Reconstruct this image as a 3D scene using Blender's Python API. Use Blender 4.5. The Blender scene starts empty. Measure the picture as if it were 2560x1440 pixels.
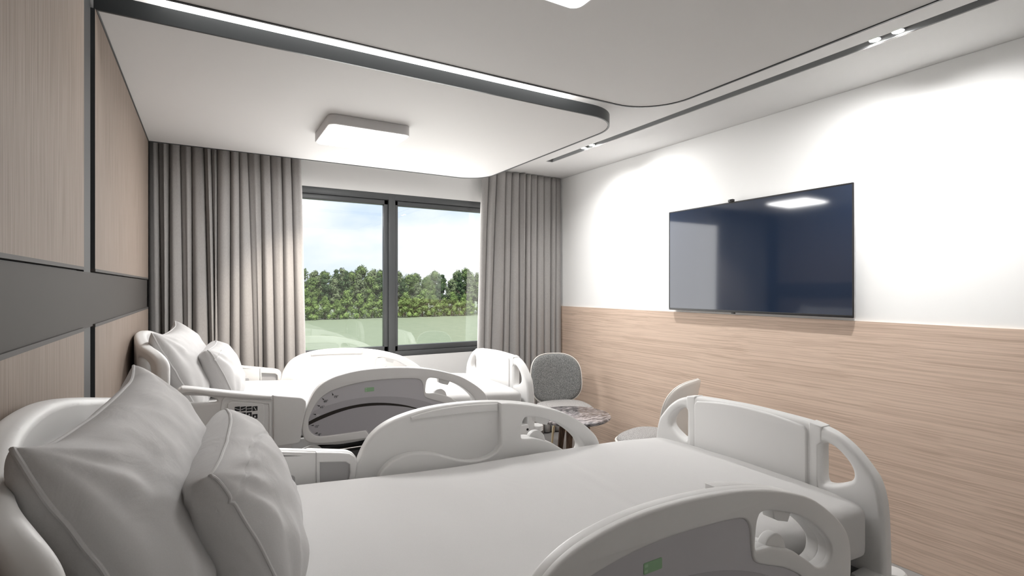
import bpy, bmesh, math, random
from mathutils import Vector, Matrix, noise, Euler
random.seed(7)
sc = bpy.context.scene
COL = sc.collection
R = math.radians
PI = math.pi

# ------------------------------------------------------------------ helpers
def link(o, parent=None):
    COL.objects.link(o)
    if parent is not None: o.parent = parent
    return o

def tag(o, label=None, cat=None, group=None, kind=None):
    if label: o['label'] = label
    if cat: o['category'] = cat
    if group: o['group'] = group
    if kind: o['kind'] = kind
    return o

def empty(name, loc=(0, 0, 0), rz=0.0):
    o = bpy.data.objects.new(name, None)
    o.empty_display_size = 0.1
    o.location = loc; o.rotation_euler = (0, 0, rz)
    return link(o)

def kids(o): return [c for c in bpy.data.objects if c.parent == o]

def copy_tree(o, parent=None):
    c = o.copy(); COL.objects.link(c)
    if parent is not None: c.parent = parent
    for ch in kids(o): copy_tree(ch, c)
    return c

class MB:
    """collects shapes, then links them as one mesh object"""
    def __init__(s): s.bm = bmesh.new()
    def verts(s, n0): s.bm.verts.ensure_lookup_table(); return s.bm.verts[n0:]
    def box(s, lo, hi, bev=0.0, seg=2, mi=0):
        t = bmesh.new(); bmesh.ops.create_cube(t, size=1)
        for v in t.verts:
            v.co = Vector([(lo[i]+hi[i])/2 + v.co[i]*(hi[i]-lo[i]) for i in range(3)])
        if bev: bmesh.ops.bevel(t, geom=t.edges[:], offset=bev, segments=seg, affect='EDGES', profile=0.5)
        s.add(t, mi); return s
    def add(s, t, mi=0, fn=None):
        m = {}
        for v in t.verts:
            m[v] = s.bm.verts.new(fn(v.co) if fn else v.co)
        for f in t.faces:
            try: nf = s.bm.faces.new([m[v] for v in f.verts]); nf.material_index = mi
            except ValueError: pass
        t.free(); return s
    def plate(s, outlines, d0, d1, fn, bev=0.004, seg=3, mi=0, cuts=None):
        """closed outlines (first = outer, rest = holes) in a plane; depth d0..d1; fn(a,b,d)->xyz"""
        cu = bpy.data.curves.new('t', 'CURVE'); cu.dimensions = '2D'; cu.fill_mode = 'BOTH'
        h = (d1-d0)/2; bev = min(bev, h*0.98)
        cu.extrude = max(h-bev, 0.0); cu.bevel_depth = bev; cu.bevel_resolution = seg; cu.offset = -bev
        for pts in outlines:
            sp = cu.splines.new('POLY'); sp.points.add(len(pts)-1)
            for p, q in zip(sp.points, pts): p.co = (q[0], q[1], 0, 1)
            sp.use_cyclic_u = True
        ob = bpy.data.objects.new('t', cu); COL.objects.link(ob)
        dg = bpy.context.evaluated_depsgraph_get(); dg.update()
        me = bpy.data.meshes.new_from_object(ob.evaluated_get(dg))
        t = bmesh.new(); t.from_mesh(me)
        bpy.data.objects.remove(ob); bpy.data.curves.remove(cu); bpy.data.meshes.remove(me)
        bmesh.ops.remove_doubles(t, verts=t.verts[:], dist=1e-5)
        if cuts:
            for ax, vals in cuts:
                for v in vals:
                    bmesh.ops.bisect_plane(t, geom=t.verts[:]+t.edges[:]+t.faces[:], plane_co=Vector((v, 0, 0)) if ax == 0 else Vector((0, v, 0)), plane_no=Vector((1, 0, 0)) if ax == 0 else Vector((0, 1, 0)), dist=1e-6)
        c = (d0+d1)/2
        s.add(t, mi, lambda co: fn(co.x, co.y, c+co.z)); return s
    def tube(s, pts, r, n=10, cyclic=False, mi=0, cap=True):
        pts = [Vector(p) for p in pts]; N = len(pts); rings = []
        rr = r if isinstance(r, (list, tuple)) else [r]*N
        up = Vector((0, 0, 1)); prev = None
        for i, p in enumerate(pts):
            a = pts[(i-1) % N] if (cyclic or i > 0) else p
            b = pts[(i+1) % N] if (cyclic or i < N-1) else p
            d = (b-a).normalized()
            if prev is None:
                x = d.cross(up)
                if x.length < 1e-3: x = d.cross(Vector((1, 0, 0)))
            else: x = prev - d*prev.dot(d)
            x.normalize(); prev = x; y = d.cross(x)
            rings.append([s.bm.verts.new(p + (x*math.cos(k*2*PI/n)+y*math.sin(k*2*PI/n))*rr[i]) for k in range(n)])
        M = N if cyclic else N-1
        for i in range(M):
            A, B = rings[i], rings[(i+1) % N]
            for k in range(n):
                f = s.bm.faces.new([A[k], A[(k+1) % n], B[(k+1) % n], B[k]]); f.material_index = mi
        if cap and not cyclic:
            s.bm.faces.new(rings[0][::-1]).material_index = mi
            s.bm.faces.new(rings[-1]).material_index = mi
        return s
    def lathe(s, prof, c=(0, 0, 0), n=32, mi=0, fn=None):
        rings = []
        for (r, z) in prof:
            if r < 1e-6: rings.append([s.bm.verts.new((c[0], c[1], c[2]+z))])
            else: rings.append([s.bm.verts.new((c[0]+r*math.cos(k*2*PI/n), c[1]+r*math.sin(k*2*PI/n), c[2]+z)) for k in range(n)])
        for A, B in zip(rings, rings[1:]):
            for k in range(n):
                a = [A[k % len(A)], A[(k+1) % len(A)], B[(k+1) % len(B)], B[k % len(B)]]
                a = list(dict.fromkeys(a))
                if len(a) > 2:
                    try: s.bm.faces.new(a).material_index = mi
                    except ValueError: pass
        return s
    def grid(s, nu, nv, fn, mi=0, cyc_u=False):
        V = [[s.bm.verts.new(fn(i/(nu-1) if not cyc_u else i/nu, j/(nv-1))) for j in range(nv)] for i in range(nu)]
        for i in range(nu if cyc_u else nu-1):
            for j in range(nv-1):
                f = s.bm.faces.new([V[i][j], V[(i+1) % nu][j], V[(i+1) % nu][j+1], V[i][j+1]]); f.material_index = mi
        return V
    def build(s, name, mats, parent=None, smooth=True, angle=40, recalc=True, merge=0):
        if merge: bmesh.ops.remove_doubles(s.bm, verts=s.bm.verts[:], dist=merge)
        if recalc: bmesh.ops.recalc_face_normals(s.bm, faces=s.bm.faces[:])
        me = bpy.data.meshes.new(name); s.bm.to_mesh(me); s.bm.free()
        for m in (mats if isinstance(mats, (list, tuple)) else [mats]): me.materials.append(m)
        if smooth:
            for p in me.polygons: p.use_smooth = True
            if angle < 179: me.set_sharp_from_angle(angle=R(angle))
        o = bpy.data.objects.new(name, me)
        return link(o, parent)

def smooth_loop(pts, n=6, closed=True):
    """Catmull-Rom through the control points"""
    P = [Vector((p[0], p[1])) for p in pts]; N = len(P); out = []
    rng = range(N) if closed else range(N-1)
    for i in rng:
        g = lambda k: P[k % N] if closed else P[max(0, min(N-1, k))]
        a, b, c, d = g(i-1), g(i), g(i+1), g(i+2)
        for k in range(n):
            t = k/n
            q = 0.5*((2*b)+(c-a)*t+(2*a-5*b+4*c-d)*t*t+(3*b-a-3*c+d)*t**3)
            out.append((q.x, q.y))
    if not closed: out.append((P[-1].x, P[-1].y))
    return out

def rrect(x0, y0, x1, y1, r, n=8):
    o = []
    for cx, cy, a in ((x1-r, y1-r, 0), (x0+r, y1-r, 90), (x0+r, y0+r, 180), (x1-r, y0+r, 270)):
        for k in range(n+1):
            t = R(a+90*k/n); o.append((cx+r*math.cos(t), cy+r*math.sin(t)))
    return o

def sstep(a, b, x):
    t = max(0.0, min(1.0, (x-a)/(b-a))); return t*t*(3-2*t)

# ------------------------------------------------------------------ materials
def mat(name, col, rough=0.5, metal=0.0, spec=0.5, emit=None, estr=0.0, coat=0.0):
    m = bpy.data.materials.new(name); m.use_nodes = True
    b = m.node_tree.nodes['Principled BSDF']
    b.inputs['Base Color'].default_value = (*col, 1)
    b.inputs['Roughness'].default_value = rough
    b.inputs['Metallic'].default_value = metal
    b.inputs['Specular IOR Level'].default_value = spec
    b.inputs['Coat Weight'].default_value = coat
    if emit:
        b.inputs['Emission Color'].default_value = (*emit, 1); b.inputs['Emission Strength'].default_value = estr
    return m

def nodes(m):
    nt = m.node_tree; return nt, nt.nodes, nt.links, nt.nodes['Principled BSDF']

def wood(name, c0, c1, scale, rough=0.6, dist=0.0, bump=0.05):
    """fine straight grain: noise stretched along the board"""
    m = mat(name, c0, rough, spec=0.12); nt, N, L, b = nodes(m)
    tc = N.new('ShaderNodeTexCoord'); mp = N.new('ShaderNodeMapping'); mp.inputs['Scale'].default_value = scale
    L.new(tc.outputs['Object'], mp.inputs['Vector'])
    warp = N.new('ShaderNodeTexNoise'); warp.inputs['Scale'].default_value = 1.6; warp.inputs['Detail'].default_value = 2
    L.new(tc.outputs['Object'], warp.inputs['Vector'])
    ad = N.new('ShaderNodeVectorMath'); ad.operation = 'MULTIPLY_ADD'
    ad.inputs[1].default_value = (dist, dist, dist)
    L.new(warp.outputs['Color'], ad.inputs[0]); L.new(mp.outputs['Vector'], ad.inputs[2])
    n1 = N.new('ShaderNodeTexNoise'); n1.inputs['Scale'].default_value = 1.0; n1.inputs['Detail'].default_value = 5; n1.inputs['Roughness'].default_value = 0.62
    L.new(ad.outputs['Vector'], n1.inputs['Vector'])
    rp = N.new('ShaderNodeValToRGB')
    rp.color_ramp.elements[0].position = 0.30; rp.color_ramp.elements[0].color = (*c1, 1)
    rp.color_ramp.elements[1].position = 0.58; rp.color_ramp.elements[1].color = (*c0, 1)
    L.new(n1.outputs['Fac'], rp.inputs['Fac']); L.new(rp.outputs['Color'], b.inputs['Base Color'])
    bp = N.new('ShaderNodeBump'); bp.inputs['Strength'].default_value = bump; bp.inputs['Distance'].default_value = 0.002
    L.new(n1.outputs['Fac'], bp.inputs['Height']); L.new(bp.outputs['Normal'], b.inputs['Normal'])
    return m

def cloth(name, c0, c1, scale=260, rough=0.9, bump=0.25, big=0.0, mix=(0.35, 0.65), stretch=(1, 1, 1), sheen=0.0):
    m = mat(name, c0, rough, spec=0.2); nt, N, L, b = nodes(m)
    tc = N.new('ShaderNodeTexCoord'); mp = N.new('ShaderNodeMapping'); mp.inputs['Scale'].default_value = stretch
    L.new(tc.outputs['Object'], mp.inputs['Vector'])
    n1 = N.new('ShaderNodeTexNoise'); n1.inputs['Scale'].default_value = scale; n1.inputs['Detail'].default_value = 3
    L.new(mp.outputs['Vector'], n1.inputs['Vector'])
    rp = N.new('ShaderNodeValToRGB')
    rp.color_ramp.elements[0].position = mix[0]; rp.color_ramp.elements[0].color = (*c1, 1)
    rp.color_ramp.elements[1].position = mix[1]; rp.color_ramp.elements[1].color = (*c0, 1)
    L.new(n1.outputs['Fac'], rp.inputs['Fac']); L.new(rp.outputs['Color'], b.inputs['Base Color'])
    bp = N.new('ShaderNodeBump'); bp.inputs['Strength'].default_value = bump; bp.inputs['Distance'].default_value = 0.002
    L.new(n1.outputs['Fac'], bp.inputs['Height'])
    if big:
        n2 = N.new('ShaderNodeTexNoise'); n2.inputs['Scale'].default_value = 5; n2.inputs['Detail'].default_value = 4; n2.inputs['Distortion'].default_value = 1.2
        L.new(tc.outputs['Object'], n2.inputs['Vector'])
        b2 = N.new('ShaderNodeBump'); b2.inputs['Strength'].default_value = big; b2.inputs['Distance'].default_value = 0.02
        L.new(n2.outputs['Fac'], b2.inputs['Height']); L.new(b2.outputs['Normal'], bp.inputs['Normal'])
    L.new(bp.outputs['Normal'], b.inputs['Normal'])
    b.inputs['Sheen Weight'].default_value = sheen
    return m

def plaster(name, col, rough=0.7):
    m = mat(name, col, rough, spec=0.25); nt, N, L, b = nodes(m)
    n1 = N.new('ShaderNodeTexNoise'); n1.inputs['Scale'].default_value = 180; n1.inputs['Detail'].default_value = 3
    tc = N.new('ShaderNodeTexCoord'); L.new(tc.outputs['Object'], n1.inputs['Vector'])
    bp = N.new('ShaderNodeBump'); bp.inputs['Strength'].default_value = 0.04; bp.inputs['Distance'].default_value = 0.001
    L.new(n1.outputs['Fac'], bp.inputs['Height']); L.new(bp.outputs['Normal'], b.inputs['Normal'])
    return m

M = {}
M['ceil'] = plaster('ceiling_paint', (0.70, 0.69, 0.68))
M['wall'] = plaster('wall_paint', (0.86, 0.86, 0.85))
M['wood_l'] = wood('headboard_wall_wood', (0.285, 0.232, 0.196), (0.195, 0.155, 0.128), (1, 110, 3.0), dist=0.6)
M['wood_r'] = wood('wainscot_wood', (0.66, 0.515, 0.415), (0.46, 0.345, 0.27), (1, .9, 105), dist=2.6, bump=0.06)
M['dark'] = mat('dark_metal', (0.035, 0.036, 0.036), 0.35, spec=0.5)
M['band'] = mat('dark_band', (0.075, 0.069, 0.064), 0.65, spec=0.12)
M['edge'] = mat('panel_edge', (0.10, 0.094, 0.09), 0.6, spec=0.12)
M['strip_metal'] = mat('wall_strip', (0.045, 0.046, 0.046), 0.5, spec=0.2)
M['fascia'] = mat('fascia_metal', (0.05, 0.054, 0.056), 0.35, spec=0.5)
M['frame'] = mat('window_frame', (0.075, 0.08, 0.083), 0.4)
M['curtain'] = cloth('curtain_cloth', (0.38, 0.367, 0.356), (0.335, 0.323, 0.313), 420, bump=0.12, stretch=(1, 1, 0.15))
M['bed'] = mat('bed_plastic', (0.80, 0.795, 0.785), 0.42, spec=0.4)
M['bedgrey'] = mat('bed_grey_plastic', (0.50, 0.495, 0.50), 0.45, spec=0.4)
M['dial'] = mat('dial_grey', (0.56, 0.55, 0.575), 0.45, spec=0.35)
M['dial2'] = mat('dial_grey_dark', (0.45, 0.44, 0.465), 0.45, spec=0.35)
M['track'] = mat('dial_track', (0.012, 0.007, 0.004), 0.5)
M['ink'] = mat('dial_ink', (0.02, 0.02, 0.02), 0.5)
M['white_ink'] = mat('white_ink', (0.75, 0.75, 0.75), 0.5)
M['green'] = mat('green_window', (0.30, 0.50, 0.29), 0.3)
M['green2'] = mat('green_spot', (0.42, 0.62, 0.42), 0.3)
M['sheet'] = cloth('bed_sheet', (0.66, 0.652, 0.645), (0.64, 0.632, 0.625), 500, bump=0.05, big=0.10)
M['pillow'] = cloth('pillow_cloth', (0.56, 0.552, 0.548), (0.54, 0.532, 0.528), 420, bump=0.06, big=0.34, sheen=0.1)
M['steel'] = mat('frame_steel', (0.14, 0.14, 0.14), 0.5, metal=0.2)  # tone darkened to carry the shade under the bed
M['rubber'] = mat('caster_rubber', (0.06, 0.06, 0.065), 0.6)
M['black'] = mat('black_plastic', (0.012, 0.012, 0.013), 0.35)
M['alu'] = mat('tv_edge', (0.6, 0.6, 0.61), 0.3, metal=0.9)
M['floor'] = mat('floor_vinyl', (0.19, 0.187, 0.185), 0.32, spec=0.4)
M['light'] = mat('light_diffuser', (0.9, 0.9, 0.9), 0.5, emit=(1, 0.985, 0.97), estr=2.2)
M['strip'] = mat('led_strip', (0.9, 0.9, 0.9), 0.5, emit=(1, 0.99, 0.975), estr=2.2)
M['spot'] = mat('spot_lens', (0.9, 0.9, 0.9), 0.5, emit=(1, 0.99, 0.97), estr=25.0)
M['fixture'] = mat('fixture_white', (0.62, 0.61, 0.61), 0.45)
M['slot'] = mat('track_grey', (0.33, 0.335, 0.335), 0.45)
M['fabric'] = cloth('chair_tweed', (0.30, 0.305, 0.30), (0.075, 0.08, 0.08), 240, bump=0.5, mix=(0.38, 0.62))
M['fabric2'] = cloth('chair_tweed_seat', (0.44, 0.425, 0.415), (0.20, 0.195, 0.19), 200, bump=0.5, mix=(0.36, 0.62))
M['shell'] = mat('chair_shell', (0.76, 0.73, 0.69), 0.45)
M['piping'] = mat('chair_piping', (0.80, 0.78, 0.74), 0.5)
M['brass'] = mat('brass_leg', (0.62, 0.53, 0.36), 0.3, metal=0.9)
M['darkwood'] = wood('table_leg_wood', (0.16, 0.105, 0.075), (0.05, 0.032, 0.024), (60, 60, 4), dist=0.6)
# floor speckle
nt, N, L, b = nodes(M['floor'])
n1 = N.new('ShaderNodeTexNoise'); n1.inputs['Scale'].default_value = 3; n1.inputs['Detail'].default_value = 6
rp = N.new('ShaderNodeValToRGB'); rp.color_ramp.elements[0].color = (0.25, 0.247, 0.243, 1); rp.color_ramp.elements[1].color = (0.33, 0.325, 0.32, 1)
L.new(n1.outputs['Fac'], rp.inputs['Fac']); L.new(rp.outputs['Color'], b.inputs['Base Color'])
# marble
M['marble'] = mat('dark_marble', (0.3, 0.29, 0.29), 0.12, spec=0.5)
nt, N, L, b = nodes(M['marble'])
tc = N.new('ShaderNodeTexCoord'); mp = N.new('ShaderNodeMapping'); mp.inputs['Scale'].default_value = (3.0, 9, 3); mp.inputs['Rotation'].default_value = (0, 0, R(-35))
L.new(tc.outputs['Object'], mp.inputs['Vector'])
n1 = N.new('ShaderNodeTexNoise'); n1.inputs['Scale'].default_value = 2.2; n1.inputs['Detail'].default_value = 9; n1.inputs['Roughness'].default_value = 0.7; n1.inputs['Distortion'].default_value = 2.2
L.new(mp.outputs['Vector'], n1.inputs['Vector'])
rp = N.new('ShaderNodeValToRGB'); e = rp.color_ramp.elements
e[0].position = 0.36; e[0].color = (0.03, 0.028, 0.03, 1); e[1].position = 0.66; e[1].color = (0.56, 0.52, 0.52, 1)
x = e.new(0.46); x.color = (0.14, 0.13, 0.135, 1); x = e.new(0.54); x.color = (0.34, 0.31, 0.315, 1)
L.new(n1.outputs['Fac'], rp.inputs['Fac']); L.new(rp.outputs['Color'], b.inputs['Base Color'])
# tv glass
M['screen'] = mat('tv_screen', (0.016, 0.026, 0.050), 0.06, spec=0.5); M['screen'].node_tree.nodes['Principled BSDF'].inputs['IOR'].default_value = 1.6
# window glass: clear pane with fresnel reflection
g = bpy.data.materials.new('window_glass'); g.use_nodes = True; nt = g.node_tree; nt.nodes.clear()
out = nt.nodes.new('ShaderNodeOutputMaterial'); mx = nt.nodes.new('ShaderNodeMixShader'); fr = nt.nodes.new('ShaderNodeFresnel'); fr.inputs['IOR'].default_value = 1.55
tr = nt.nodes.new('ShaderNodeBsdfTransparent'); tr.inputs['Color'].default_value = (0.965, 0.975, 0.97, 1)
gl = nt.nodes.new('ShaderNodeBsdfGlossy'); gl.inputs['Roughness'].default_value = 0.0
ma = nt.nodes.new('ShaderNodeMath'); ma.operation = 'MULTIPLY'; ma.inputs[1].default_value = 1.8; ma.use_clamp = True
nt.links.new(fr.outputs[0], ma.inputs[0]); nt.links.new(ma.outputs[0], mx.inputs['Fac'])
nt.links.new(tr.outputs[0], mx.inputs[1]); nt.links.new(gl.outputs[0], mx.inputs[2]); nt.links.new(mx.outputs[0], out.inputs[0])
M['glass'] = g
# outside
def foliage(name, c0, c1):
    m = mat(name, c0, 0.7, spec=0.2); nt, N, L, b = nodes(m)
    n1 = N.new('ShaderNodeTexNoise'); n1.inputs['Scale'].default_value = 0.9; n1.inputs['Detail'].default_value = 4
    tc = N.new('ShaderNodeTexCoord'); L.new(tc.outputs['Object'], n1.inputs['Vector'])
    rp = N.new('ShaderNodeValToRGB'); rp.color_ramp.elements[0].position = 0.35; rp.color_ramp.elements[1].position = 0.65
    rp.color_ramp.elements[0].color = (*c1, 1); rp.color_ramp.elements[1].color = (*c0, 1)
    L.new(n1.outputs['Fac'], rp.inputs['Fac']); L.new(rp.outputs['Color'], b.inputs['Base Color']); return m
M['leaf_a'] = foliage('leaves_mid', (0.15, 0.21, 0.07), (0.06, 0.10, 0.03))
M['leaf_b'] = foliage('leaves_grey', (0.17, 0.21, 0.11), (0.09, 0.12, 0.06))
M['leaf_c'] = foliage('leaves_dark', (0.075, 0.12, 0.05), (0.03, 0.055, 0.022))
M['leaf_d'] = foliage('leaves_bright', (0.19, 0.27, 0.08), (0.09, 0.14, 0.04))
M['bark'] = mat('bark', (0.16, 0.12, 0.09), 0.9)
M['lawn'] = foliage('lawn_grass', (0.19, 0.225, 0.155), (0.165, 0.20, 0.135))

# ------------------------------------------------------------------ room numbers
XL, XB = -0.34, -0.365          # wood face / recessed base of the headboard wall
XR = 3.236                      # television wall
YB = 4.55                       # window wall
YF = -0.80                       # wall behind the viewpoint
ZC = 2.653                      # main ceiling
ZP = 2.49                       # underside of the dropped panels
YC = 4.43                       # curtain line
YE = 4.285                      # far edge of dropped panel
CAM = Vector((0, 0, 1.5))

def struct(o, label=None): o['kind'] = 'structure'; return o

struct(MB().box((XB-0.2, YF-0.2, -0.2), (XR+0.2, YB+0.2, 0)).build('floor', M['floor'], smooth=False))
# main ceiling with the slot for the light track (x 2.665..2.741, y ..3.937)
SX0, SX1, SY0, SY1 = 2.665, 2.741, -0.55, 3.937
b = MB()
b.box((XB-0.2, YF-0.2, ZC), (SX0, YB+0.2, ZC+0.06)); b.box((SX1, YF-0.2, ZC), (XR+0.2, YB+0.2, ZC+0.06))
b.box((SX0, YF-0.2, ZC), (SX1, SY0, ZC+0.06)); b.box((SX0, SY1, ZC), (SX1, YB+0.2, ZC+0.06))
b.box((XB-0.2, YF-0.2, ZC+0.061), (XR+0.2, YB+0.2, ZC+0.2))
struct(b.build('ceiling', M['ceil'], smooth=False))
struct(MB().box((XB-0.2, YF-0.2, 0.001), (XB, YB+0.2, ZC-0.001)).build('wall_left', M['dark'], smooth=False))
struct(MB().box((XR, YF-0.2, 0.001), (XR+0.2, YB+0.2, ZC-0.001)).build('wall_right', M['wall'], smooth=False))
struct(MB().box((XB+0.001, YF-0.2, 0.001), (XR-0.001, YF, ZC-0.001)).build('wall_front', M['wall'], smooth=False))
# window wall with opening
WX0, WX1, WZ0, WZ1 = 0.36, 2.53, 0.885, 2.34
b = MB(); y0, y1 = YB, YB+0.22
b.box((XB+0.001, y0, 0.001), (WX0, y1, ZC-0.001)); b.box((WX1, y0, 0.001), (XR-0.001, y1, ZC-0.001))
b.box((WX0, y0, 0.001), (WX1, y1, WZ0)); b.box((WX0, y0, WZ1), (WX1, y1, ZC-0.001))
struct(b.build('wall_back', M['wall'], smooth=False, merge=1e-6))

# wood panels on the headboard wall, dark edges, dark recess between
tn = [0]
def trim(bm, mats, **k):
    tn[0] += 1; return struct(bm.build('trim_%d' % tn[0], mats, **k))
def wood_panel(y0, y1, z0, z1):
    t = MB(); t.box((XB, y0, z0), (XL, y1, z1))
    for f in t.bm.faces:
        f.material_index = 0 if f.normal.x > 0.9 else 1
    t.bm.normal_update()
    for f in t.bm.faces: f.material_index = 0 if f.calc_center_median().x > XL-0.001 else 1
    trim(t, [M['wood_l'], M['fascia']], smooth=False)
for (y0, y1) in ((2.337, 4.285), (0.03, 2.143), (YF, -0.16)):
    wood_panel(y0, y1, 1.568, ZP if y1 > 0 else ZC-0.002)
    wood_panel(y0, y1, 0.05, 1.361)
    for z0, z1 in ((1.558, 1.568), (1.361, 1.3725)):
        trim(MB().box((XB+.001, y0, z0), (XL+.0008, y1, z1)), M['edge'], smooth=False)
trim(MB().box((XB, YF+.002, 1.366), (-.346, 4.284, 1.5535)), M['band'], smooth=False)
for ya in (2.178, -.13):
    trim(MB().box((XB, ya, .05), (-.346, ya+.110, 1.366)), M['strip_metal'], smooth=False)
    trim(MB().box((XB, ya, 1.5535), (-.346, ya+.110, ZC-.002)), M['strip_metal'], smooth=False)
# wainscot on the television wall
trim(MB().box((XR-0.012, YF+0.001, 0.001), (XR, YB-0.001, 1.31)), M['wood_r'], smooth=False)

# dropped ceiling panels with rounded corner and dark edge strip
def panel_outline(y0, y1, x1, r0, r1, x0=XL+0.0):
    o = [(x0, y0)]
    for k in range(13):
        t = R(-90+90*k/12); o.append((x1-r0+r0*math.cos(t), y0+r0+r0*math.sin(t)))
    for k in range(13):
        t = R(0+90*k/12); o.append((x1-r1+r1*math.cos(t), y1-r1+r1*math.sin(t)))
    o.append((x0, y1)); return o
def inset(o, d):
    n = len(o); out = []
    for i in range(n):
        p, a, c = Vector(o[i]), Vector(o[i-1]), Vector(o[(i+1) % n])
        e1 = (p-a).normalized(); e2 = (c-p).normalized()
        n1 = Vector((-e1.y, e1.x)); n2 = Vector((-e2.y, e2.x)); m = (n1+n2)
        m.normalize(); k = d/max(0.3, m.dot(n1)); out.append((p.x+m.x*k, p.y+m.y*k))
    return out
for (y0, y1, ra, rb) in ((2.345, YE, 0.27, 0.25), (0.20, 2.15, 0.25, 0.27)):
    oo = panel_outline(y0, y1, 2.187, ra, rb, XL-0.006); ii = inset(oo, 0.011)
    b = MB().plate([ii], ZP+0.004, ZP+0.060, lambda a, c, d: (a, c, d), bev=0.0005, seg=0)
    p = trim(b, M['ceil'], smooth=False)
    b = MB().plate([oo, inset(oo, 0.0105)], ZP, ZP+0.064, lambda a, c, d: (a, c, d), bev=0.0005, seg=0)
    b.build('edge_strip', M['fascia'], p, angle=30)['label'] = 'dark edge strip'

# window
win = empty('window_1', (0, YB, 0)); win['kind'] = 'structure'
b = MB(); f = 0.056
b.box((WX0, 0.0, WZ0), (WX0+f, .09, WZ1), .003); b.box((WX1-f, 0, WZ0), (WX1, .09, WZ1), .003)
b.box((WX0, 0.0, WZ1-f), (WX1, .09, WZ1), .003); b.box((WX0, 0, WZ0), (WX1, .09, WZ0+.048), .003)
b.box((1.398, -0.002, WZ0), (1.458, .09, WZ1), .003)
b.build('window_frame', M['frame'], win)
for (xa, xb, xg0, xg1) in ((WX0+f, 1.398, WX0+f+.04, 1.361), (1.458, WX1-f, 1.487, WX1-f-.04)):
    b = MB(); za, zb, ga, gb = WZ0+.048, WZ1-f, 0.98, 2.241
    b.box((xa+.002, .014, za+.002), (xg0, .07, zb-.002), .003); b.box((xg1, .014, za+.002), (xb-.002, .07, zb-.002), .003)
    b.box((xa+.002, .014, gb), (xb-.002, .07, zb-.002), .003); b.box((xa+.002, .014, za+.002), (xb-.002, .07, ga), .003)
    s = b.build('window_sash', M['frame'], win)
    MB().box((xg0-.005, .055, ga-.005), (xg1+.005, .061, gb+.005)).build('window_pane', M['glass'], s, smooth=False)
struct(MB().box((WX0-.05, YB-.0005, WZ0-.03), (WX0-.049, YB, WZ0-.029)).build('trim_9', M['wall'])) if False else None

# ------------------------------------------------------------------ curtains
def curtain(name, xt0, xt1, xb0, xb1, seed, nf, amp, label):
    rnd = random.Random(seed)
    cum = [0.0]
    for k in range(nf): cum.append(cum[-1]+rnd.uniform(0.7, 1.5))
    cum = [c/cum[-1] for c in cum]
    am = [rnd.uniform(0.6, 1.0) for k in range(nf)]; ph = [rnd.uniform(-1, 1) for k in range(nf)]
    b = MB(); per = 16; nz = 46; z0, z1 = 0.015, ZC-0.006
    cols = []
    for j in range(nz):
        t = j/(nz-1); z = z0+(z1-z0)*t; row = []
        low = (1-t)
        for k in range(nf):
            for q in range(per):
                sft = q/per
                # fold boundaries drift with height so pleats widen and close
                c0 = cum[k]+ (0.62/nf*ph[k]*low if 0 < k else 0); k1 = k+1
                c1 = cum[k1]+(0.62/nf*ph[k1]*low if k1 < nf else 0)
                s = c0+(c1-c0)*sft
                x0 = xt0+(xb0-xt0)*low**0.7; x1 = xt1+(xb1-xt1)*low**0.7
                x = x0+(x1-x0)*s
                a = amp*am[k]*(0.62+0.38*low)
                rdg = abs(math.sin(PI*sft))**0.52
                mid = 0.12*math.sin(2*PI*sft+ph[k]*3+t*2.0)*math.sin(PI*sft)
                y = YC+0.05 - a*(rdg*(1+0.25*ph[k]*math.sin(t*3+k)) + mid)
                x += 0.012*math.sin(2*PI*sft)*ph[k]*(0.4+low)
                y += 0.004*noise.noise(Vector((x*9, z*1.5, seed)))
                row.append(b.bm.verts.new((x, y, z)))
        row.append(b.bm.verts.new((x0+(x1-x0), YC+0.05, z)))
        cols.append(row)
    for A, B in zip(cols, cols[1:]):
        for i in range(len(A)-1): b.bm.faces.new([A[i], A[i+1], B[i+1], B[i]])
    o = b.build(name, M['curtain'], angle=70, recalc=False)
    md = o.modifiers.new('thick', 'SOLIDIFY'); md.thickness = 0.003; md.offset = 0
    tag(o, label, 'curtain'); return o
curtain('curtain', XB+0.012, 0.650, XB+0.012, 0.705, 3, 15, 0.085, 'long grey-beige pleated curtain left of the window, beside the wood panelled wall')
curtain('curtain', 2.295, XR-0.02, 2.225, XR-0.02, 11, 12, 0.075, 'long grey pleated curtain right of the window, in the corner by the television wall')
# curtain rail hidden above the dropped panel is left out

# ------------------------------------------------------------------ lights in the ceiling
def ceiling_light(cx, cy, label):
    e = empty('ceiling_light', (cx, cy, ZP+0.004))
    tag(e, label, 'ceiling light', 'square lights on the dropped ceiling panels')
    h = 0.242; t = 0.058
    MB().plate([rrect(-h, -h, h, h, 0.045)], -t, 0.0, lambda a, c, d: (a, c, d), bev=0.004).build('housing', M['fixture'], e)
    MB().plate([rrect(-h+.012, -h+.012, h-.012, h-.012, 0.036)], -t-.004, -t+.004, lambda a, c, d: (a, c, d), bev=0.002).build('diffuser', M['light'], e)
    return e
ceiling_light(0.842, 3.312, 'square white surface ceiling light on the dropped panel nearest the window')
ceiling_light(0.842, 1.170, 'square white surface ceiling light at the top edge, above the nearer bed')
# led strip on the main ceiling seen through the gap between the two dropped panels
e = MB().box((-0.16, 2.20, ZC-0.012), (1.86, 2.66, ZC-0.0005), .003).build('led_strip', M['strip'])
tag(e, 'long glowing white light strip in the gap between the two dropped ceiling panels', 'light strip')

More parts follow.
